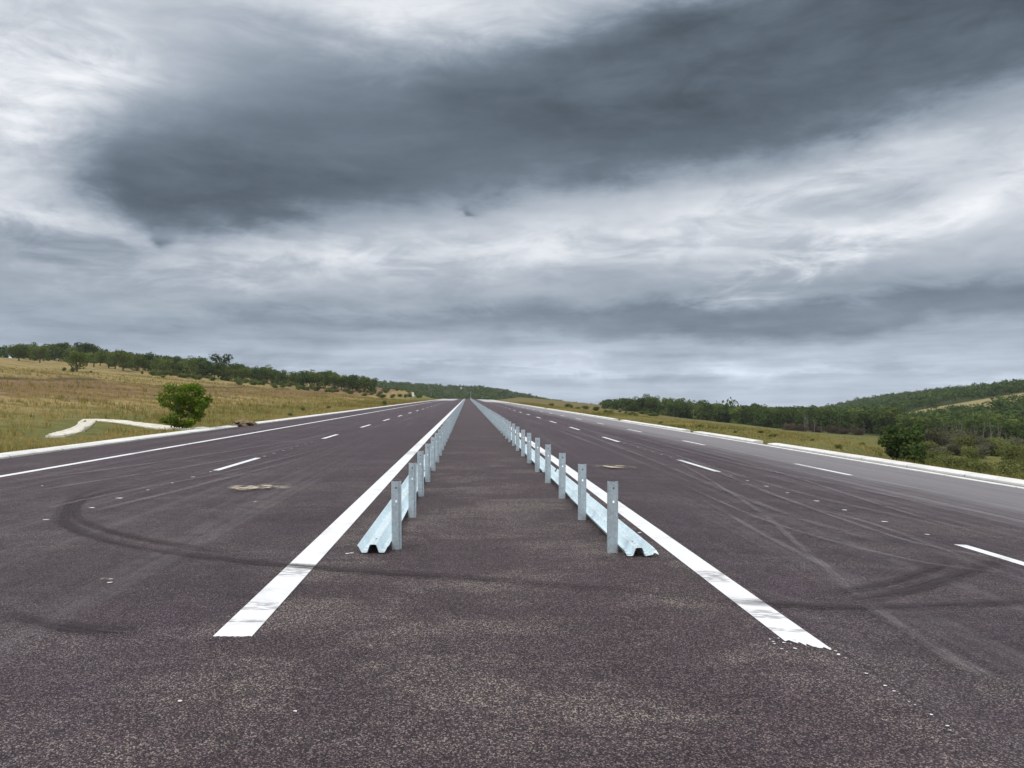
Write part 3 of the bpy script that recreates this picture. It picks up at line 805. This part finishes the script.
# shrubs on the slope
SH = [link('shrub', single_shrub('shrub', 1.6, 2.4, 14, 2600, 0.055, 80+i, (M_LEAF, M_SCRUB, M_GREY, M_BROWN)[i])) for i in range(4)]
first_sh = set()
def put_shrub(i, X_, Y_, h, w, label, group, name=None):
    src = SH[i]
    if i not in first_sh: first_sh.add(i); o = src
    else: o = src.copy(); C.objects.link(o)
    o.location = (X_, Y_, tz(X_, Y_)-0.1*h); o.rotation_euler = (0, 0, random.uniform(0, 6.28)); o.scale = (w/2.4, w/2.4, h/1.6)
    return tag(o, label, 'shrub', group)
for px, py, hp, wp in ((64, 371, 5, 5), (73, 372, 5, 7), (48, 361, 4, 4), (91, 373, 3, 3), (194, 379, 6, 12), (213, 381, 6, 10), (184, 378, 5, 8), (240, 385, 5, 10), (255, 385, 5, 9), (163, 378, 4, 6), (275, 388, 4, 8), (300, 389, 5, 9), (349, 394, 5, 9), (330, 392, 4, 8), (365, 396, 4, 9), (142, 374, 4, 4)):
    X_, Y_, Z_ = ground_at(px, py, 30); s = Y_/F
    put_shrub(random.choice((0, 0, 1)), X_, Y_, hp*s, wp*s, 'low dark shrub at the foot of the left hillside trees', 'low shrubs at the foot of the left hillside trees')
for i in range(60):
    px = random.uniform(150, 372); py = float(np.interp(px, [0, 120, 180, 240, 300, 350, 400], [358, 371, 376, 382, 388, 393, 396]))+random.uniform(-1, 2.0)
    X_, Y_, Z_ = ground_at(px, py, 30); s = Y_/F
    put_shrub(random.choice((0, 0, 1)), X_, Y_, random.uniform(3.5, 7)*s, random.uniform(5, 10)*s, 'low dark shrub at the foot of the left hillside trees', 'low shrubs at the foot of the left hillside trees')
put_shrub(0, -12.9, 118.0, 1.25, 1.0, 'small dark green shrub alone beside the left kerb far ahead', None)
for px, py, hp, wp in ((303, 411, 5, 7), (328, 409, 4, 6), (290, 416, 4, 8)):
    X_, Y_, Z_ = ground_at(px, py, 30); s = Y_/F
    put_shrub(1, X_, Y_, hp*s, wp*s, 'low olive tussock on the grass below the left hillside', 'olive tussocks on the grass below the left hillside')
for k in range(26):     # bushes on the cutting slope where the road runs out of sight
    px = random.uniform(372, 425); py = random.uniform(388, 398); X_, Y_, Z_ = ground_at(px, py, 60); s = Y_/F
    if Y_ < 700: put_shrub(random.choice((0, 0, 1)), X_, Y_, random.uniform(3, 6)*s, random.uniform(5, 9)*s, 'green bush on the left bank where the road runs out of sight', 'bushes on the left bank far ahead')

# right side: big dark tree just beyond the kerb
def big_tree():
    Xb, Yb = 29.2, 50.0
    z0 = tz(Xb, Yb); s = Yb/F
    top = H+(VY-426)/F*Yb; h = top-z0; w = 47*s
    root = make_tree('roadside_tree', h*1.16, w*0.98, 34, 12000, 0.085, 93, M_DARK, lo=0.0, shell=0.35)
    root.location = (Xb, Yb, z0-0.05)
    tag(root, 'large dark round tree standing alone just beyond the right kerb', 'tree')
big_tree()
RT = [make_tree('valley_tree', 9.0, 7.5, 18, 1500, 0.26, 120+i, M_DARK, M_PALEBARK, lo=-0.06) for i in range(5)]
RT2 = [make_tree('olive_tree', 7.5, 7.0, 16, 1400, 0.24, 140+i, M_LEAF, M_PALEBARK, lo=-0.06) for i in range(3)]

def forest_front(px): return np.interp(px, [560, 600, 640, 700, 760, 820, 870, 930, 1000, 1060], [409, 416, 422, 425.5, 429, 432, 434, 441, 446, 450])
def front_y(px): return float(np.interp(px, [560, 592, 640, 700, 760, 820, 870, 930, 1000, 1060], [370, 350, 320, 300, 270, 255, 240, 205, 185, 180]))
for i in range(105):       # the front of the valley wood, tree by tree
    px = 592+i*4.3+random.uniform(-2, 2)
    if px < 604: continue
    Y_ = front_y(px)*random.uniform(1.0, 1.10); X_ = (px-VX)/F*Y_
    h = random.uniform(7.0, 9.5)*(0.50+max(0.0, px-604)/80 if px < 644 else (0.85 if px > 900 else 1))
    ol = i % 4 == 1
    if px > 930:
        lab = ('olive tree among the bare grey trunks at the right end of the valley wood' if ol else 'dark tree with a bare grey trunk at the right end of the valley wood')
    else:
        lab = ('olive green tree in the front edge of the valley wood beyond the right grass' if ol else 'dark green tree in the front edge of the valley wood beyond the right grass')
    place((RT2 if ol else RT)[i % (3 if ol else 5)], X_, Y_, h/(7.5 if ol else 9.0), lab, 'tree', 'trees along the front edge of the valley wood')
# bare grey trunks showing under the wood at the right
TR = []
for v in range(3):
    g = random.Random(v); paths = [[(0, 0, -.3, .14), (.1, 0, 2.5, .11), (.2, .1, 5, .07), (.25, .1, 7.5, .03)]]
    for q in range(5): a = g.uniform(0, 6.28); zz = g.uniform(2.4, 6); paths.append([(.1, 0, zz, .05), (.1+.6*math.cos(a), .6*math.sin(a), zz+.9, .03), (.1+.9*math.cos(a), .9*math.sin(a), zz+1.8, .012)])
    TV, TQ = limbs(paths, 5); TR.append(pymesh('bare_tree', TV, TQ, M_PALEBARK, True))
for i in range(40):
    px = random.uniform(780, 865) if i % 4 == 0 else random.uniform(940, 1012)
    Y_ = front_y(px)*random.uniform(0.95, 1.02); X_ = (px-VX)/F*Y_
    o = link('bare_tree', TR[i % 3]); o.location = (X_, Y_, tz(X_, Y_)); sc = random.uniform(.45, .85); o.scale = (sc*1.2, sc*1.2, sc); o.rotation_euler = (R(random.uniform(-6, 6)), R(random.uniform(-9, 9)), random.uniform(0, 6))
    tag(o, 'bare grey stem standing before the dark front of the valley wood' if px < 900 else 'bare grey stem among the scrub below the wood at far right', 'bare tree', 'bare grey stems in front of the valley wood')
for i in range(14):
    px = random.uniform(785, 862); Y_ = front_y(px)*random.uniform(0.93, 1.0); X_ = (px-VX)/F*Y_
    put_shrub(3, X_, Y_, random.uniform(1.6, 3.6), random.uniform(2.5, 5), 'brown leafless bush along the foot of the valley wood', 'brown bushes along the foot of the valley wood')
# scrub on the slope at the right
for i in range(150):
    px = random.uniform(924, 1060); Y_ = 33*(4.6**random.random()**1.3); X_ = (px-VX)/F*Y_
    if Y_ > front_y(px)*0.97: continue
    py = VY-(tz(X_, Y_)-H)/Y_*F
    k = 1 if py > 461 else (2 if random.random() < .65 else 1)
    put_shrub(k, X_, Y_, random.uniform(0.8, 1.9)*(1+Y_/120), random.uniform(1.2, 2.6)*(1+Y_/140),
              'grey green bush in the scrub on the slope right of the large dark tree' if k == 2 else 'yellow green bush in the scrub on the slope right of the large dark tree', 'bushes on the slope right of the large dark tree')
o = put_shrub(0, 25.2, 34.5, 2.1, 3.2, 'full green bush behind the kerb at the far right edge', None); o.location.z += 0.5
for px, py, hp, wp in ((772, 437, 4, 12), (838, 449, 6, 10), (700, 427, 3, 6), (760, 433, 3, 8), (660, 424, 3, 6), (862, 446, 5, 8), (812, 441, 3, 6), (735, 433, 3, 6)):
    X_, Y_, Z_ = ground_at(px, py, 26); s = Y_/F
    put_shrub(random.choice((0, 1)), X_, Y_, hp*s, wp*s, 'low shrub out on the open grass between the right kerb and the wood', 'low shrubs on the right grass')
for i in range(90):    # the rough far field right of the road
    px = random.uniform(520, 660); py = random.uniform(404, 414)+(px-520)*.06; X_, Y_, Z_ = ground_at(px, py, 60)
    if X_ < XR+6 or Y_ > 600: continue
    s = Y_/F; put_shrub(random.choice((0, 1)), X_, Y_, random.uniform(2, 5)*s, random.uniform(4, 9)*s, 'bush on the rough field right of the road far ahead', 'bushes on the rough field far ahead')

# distant woods, one mass each
def forest(name, pts, hs, ws, m, nq, size, seed):
    g = np.random.default_rng(seed); n = len(pts)
    VV = []; TT = []
    # a few crown shapes, copied and turned
    shapes = []
    for k in range(10):
        V, Q, T = leaves(round_lobes(1.0, 1.0, 7, g, 0.05), nq, size, seed+k, shell=0.55); shapes.append((V, T))
    for (X_, Y_), h, w in zip(pts, hs, ws):
        V, T = shapes[g.integers(10)]; a = g.uniform(0, 6.28); ca, sa = math.cos(a), math.sin(a)
        Vn = np.stack([(V[:, 0]*ca-V[:, 1]*sa)*w+X_, (V[:, 0]*sa+V[:, 1]*ca)*w+Y_, V[:, 2]*h+tz(X_, Y_)-0.5], 1)
        VV.append(Vn); TT.append(np.clip(T*0.7+g.uniform(-.1, .4), 0, 1))
    V = np.concatenate(VV); T = np.concatenate(TT)
    tag(link(name, npmesh(name, V, np.arange(len(V)).reshape(-1, 4), m, attr=T)), kind='stuff')
pts = []; g = np.random.default_rng(5)
while len(pts) < 3800:      # valley and hillside on the right
    Y_ = g.uniform(150, 1150); px = g.uniform(600, 1080); X_ = (px-VX)/F*Y_
    z_ = tz(X_, Y_); pyg = VY-(z_-H)/Y_*F
    if Y_ < front_y(px)*1.06: continue
    fy = ((X_-272)/64)**2+((Y_-398)/58)**2
    if fy < 1.0: continue
    pts.append((X_, Y_))
pts = np.array(pts)
hv = g.uniform(7.0, 10.5, len(pts)); hv = np.where(g.random(len(pts)) < 0.05, hv*1.2, hv); pxv = VX+F*pts[:, 0]/pts[:, 1]
hv = np.where((pxv > 890) & (pts[:, 1] < 400), hv*0.55, hv); hv = np.where((pxv < 645) & (pts[:, 1] < 700), hv*np.clip(0.45+(pxv-600)/80, 0.4, 1), hv)
forest('valley_wood', pts, hv, g.uniform(6.5, 10, len(pts)), M_DARK, 80, 0.075, 500)
pts = []
while len(pts) < 3200:      # ridge beyond the crest
    Y_ = g.uniform(720, 1180); X_ = g.uniform(-330, 330)
    pts.append((X_, Y_))
pts = np.array(pts)
forest('ridge_wood', pts, g.uniform(5, 7.5, len(pts)), g.uniform(5.5, 8.5, len(pts)), M_DARK, 45, 0.10, 700)
pts = []
while len(pts) < 500:       # wood behind the left hillside trees
    Y_ = g.uniform(330, 700); px = g.uniform(-30, 366); X_ = (px-VX)/F*Y_
    if -X_ < 150+0.0*Y_ and Y_ < 560: continue
    pts.append((X_, Y_))
pts = np.array(pts)
forest('hill_wood', pts, g.uniform(5, 8, len(pts)), g.uniform(6, 9, len(pts)), M_DARK, 70, 0.08, 900)

# dry grass and weeds along the road sides
def grass():
    g = np.random.default_rng(21); V = []; T = []
    n = 42000
    side = g.random(n) < 0.62
    Y_ = 16+ (g.random(n)**1.7)*230
    uu = g.random(n)**1.6*np.where(side, 90, 60)+0.1
    X_ = np.where(side, XL-0.68-uu, XR+1.05+uu)
    Z_ = terrain(X_, Y_)
    px = VX+F*X_/Y_
    dd = np.full(len(X_), 9.0)
    for q in DITCH: dd = np.minimum(dd, np.hypot(X_-q[0], (Y_-q[1])))
    keep = (px > -40) & (px < 1064) & (dd > 1.25); X_, Y_, Z_, side = X_[keep], Y_[keep], Z_[keep], side[keep]; n = len(X_)
    clump = vnoise(X_, Y_, 6.0)+vnoise(X_, Y_, 2.0)*0.6
    h = (0.10+0.20*np.clip(clump+0.5, 0, 1))*(0.6+0.7*g.random(n))*np.where(np.abs(X_) < 15, 0.8, 1.0)*np.where(side, 1.0, 0.6)*(1+Y_/200)
    tone = np.clip(0.55-0.9*clump+g.normal(size=n)*0.18+np.where(side, 0.10, 0.02), 0, 1)
    B = 5
    for k in range(B):
        a = g.uniform(0, 6.28, n); w = 0.018+0.012*g.random(n); lean = g.uniform(0.1, 0.6, n)*h
        bx = X_+g.normal(size=n)*0.10; by = Y_+g.normal(size=n)*0.10
        p0 = np.stack([bx-w, by, Z_-0.05], 1); p1 = np.stack([bx+w, by, Z_-0.05], 1); p2 = np.stack([bx+lean*np.cos(a), by+lean*np.sin(a), Z_+h*(0.7+0.5*g.random(n))], 1)
        V.append(np.stack([p0, p1, p2], 1).reshape(-1, 3)); T.append(np.repeat(tone, 3))
    V = np.concatenate(V); T = np.concatenate(T)
    tag(link('grass', npmesh('grass', V, np.arange(len(V)).reshape(-1, 3), M_DRY, attr=T)), kind='stuff')
grass()

# ------------------------------------------------------------------ small things
def soil_heap():
    X_, Y_ = -11.85, 39.9
    bm = bmesh.new(); bmesh.ops.create_icosphere(bm, subdivisions=4, radius=1.0)
    for v in bm.verts:
        k = 1+0.30*float(vnoise(v.co.x*5+3, v.co.y*5+v.co.z*3, 1.0))*1.4+0.25*float(vnoise(v.co.x*2, v.co.y*2+v.co.z*2, 1.0))
        v.co = (v.co.x*0.42*k, v.co.y*1.75*k, max(v.co.z, -0.3)*0.24*k)
    me = bpy.data.meshes.new('soil_heap'); bm.to_mesh(me); bm.free(); me.materials.append(M_SOIL)
    o = link('soil_heap', me); o.location = (X_, Y_, float(zroad(Y_))+0.06); tag(o, 'heap of brown soil blocking the gap in the left kerb', 'soil heap')
soil_heap()
def far_post(px, ptop, pbot, X=None, Y=None):
    s = Y/F
    return (px-VX)*s, H+(VY-ptop)*s, H+(VY-pbot)*s
def marker():
    X_, Y_, Z_ = ground_at(413, 398.5, 60); s = Y_/F
    root = empty('marker_board', (X_, Y_, Z_))
    w, h = 2.2*s, 6.0*s
    def bx(name, x0, x1, y0, y1, z0, z1, m):
        V = [(a, b, c) for a in (x0, x1) for b in (y0, y1) for c in (z0, z1)]
        link(name, pymesh(name, V, [(0, 1, 3, 2), (4, 6, 7, 5), (0, 4, 5, 1), (2, 3, 7, 6), (0, 2, 6, 4), (1, 5, 7, 3)], m), root)
    bx('board', -w/2, w/2, -.05, .0, h*0.35, h, M_WHITE); bx('leg', -w*.4, -w*.28, .01, .09, -.3, h*0.9, M_POST); bx('leg', w*.28, w*.4, .01, .09, -.3, h*0.9, M_POST)
    tag(root, 'small white board on the left bank near the end of the road', 'sign')
marker()
def mast():
    Y_ = 402.0; X_ = (470.8-VX)/F*Y_; z0 = float(zsurf(X_, Y_)); top = H+(VY-391)/F*Y_
    root = empty('lighting_mast', (X_, Y_, z0))
    V, Q = limbs([[(0, 0, -.2, .11), (0, 0, (top-z0)*0.6, .08), (0, 0, top-z0, .05)]], 8); link('pole', pymesh('pole', V, Q, M_POST, True), root)
    V, Q = limbs([[(0, 0, -.02, .30), (0, 0, .35, .28), (0, 0, .36, .02)]], 8); link('footing', pymesh('footing', V, Q, M_CONC), root)
    tag(root, 'thin pale mast in the median where the two guardrails meet', 'mast')
mast()
def wood_pole():
    Y_ = 262.0; X_ = (693.5-VX)/F*Y_; Z_ = tz(X_, Y_); s = Y_/F
    root = empty('utility_pole', (X_, Y_, Z_))
    V, Q = limbs([[(0, 0, -.3, .10), (0, 0, 9*s, .08)]], 8); link('pole', pymesh('pole', V, Q, M_PALEBARK, True), root)
    V, Q = limbs([[(0, 0, 9*s+.001, .10), (0, 0, 9*s+.05, .11), (0, 0, 9*s+.12, .03)]], 8); link('cap', pymesh('cap', V, Q, M_POST, True), root)
    tag(root, 'thin pale pole standing before the valley wood on the right', 'pole')
wood_pole()
# the air between: one even, thin body of haze round everything
def haze():
    x0, x1, y0, y1, z0, z1 = -2700, 2700, -100, 3300, -14.0, 46.0
    V = [(a, b, c) for a in (x0, x1) for b in (y0, y1) for c in (z0, z1)]
    m = bpy.data.materials.new('haze'); m.use_nodes = True; t = m.node_tree; t.nodes.clear()
    o_ = t.nodes.new('ShaderNodeOutputMaterial'); v = t.nodes.new('ShaderNodeVolumePrincipled')
    v.inputs['Color'].default_value = (0.86, 0.93, 1.0, 1); v.inputs['Density'].default_value = 0.00011; v.inputs['Anisotropy'].default_value = 0.2
    t.links.new(v.outputs[0], o_.inputs['Volume'])
    tag(link('haze', pymesh('haze', V, [(0, 1, 3, 2), (4, 6, 7, 5), (0, 4, 5, 1), (2, 3, 7, 6), (0, 2, 6, 4), (1, 5, 7, 3)], m)), kind='stuff')
haze()
# prototypes that were never placed do not stay in the scene
for p in LT+LB+DT+RT+RT2:
    if p.name not in used:
        for c in list(p.children): bpy.data.objects.remove(c)
        bpy.data.objects.remove(p)
for i, p in enumerate(SH):
    if i not in first_sh: bpy.data.objects.remove(p)
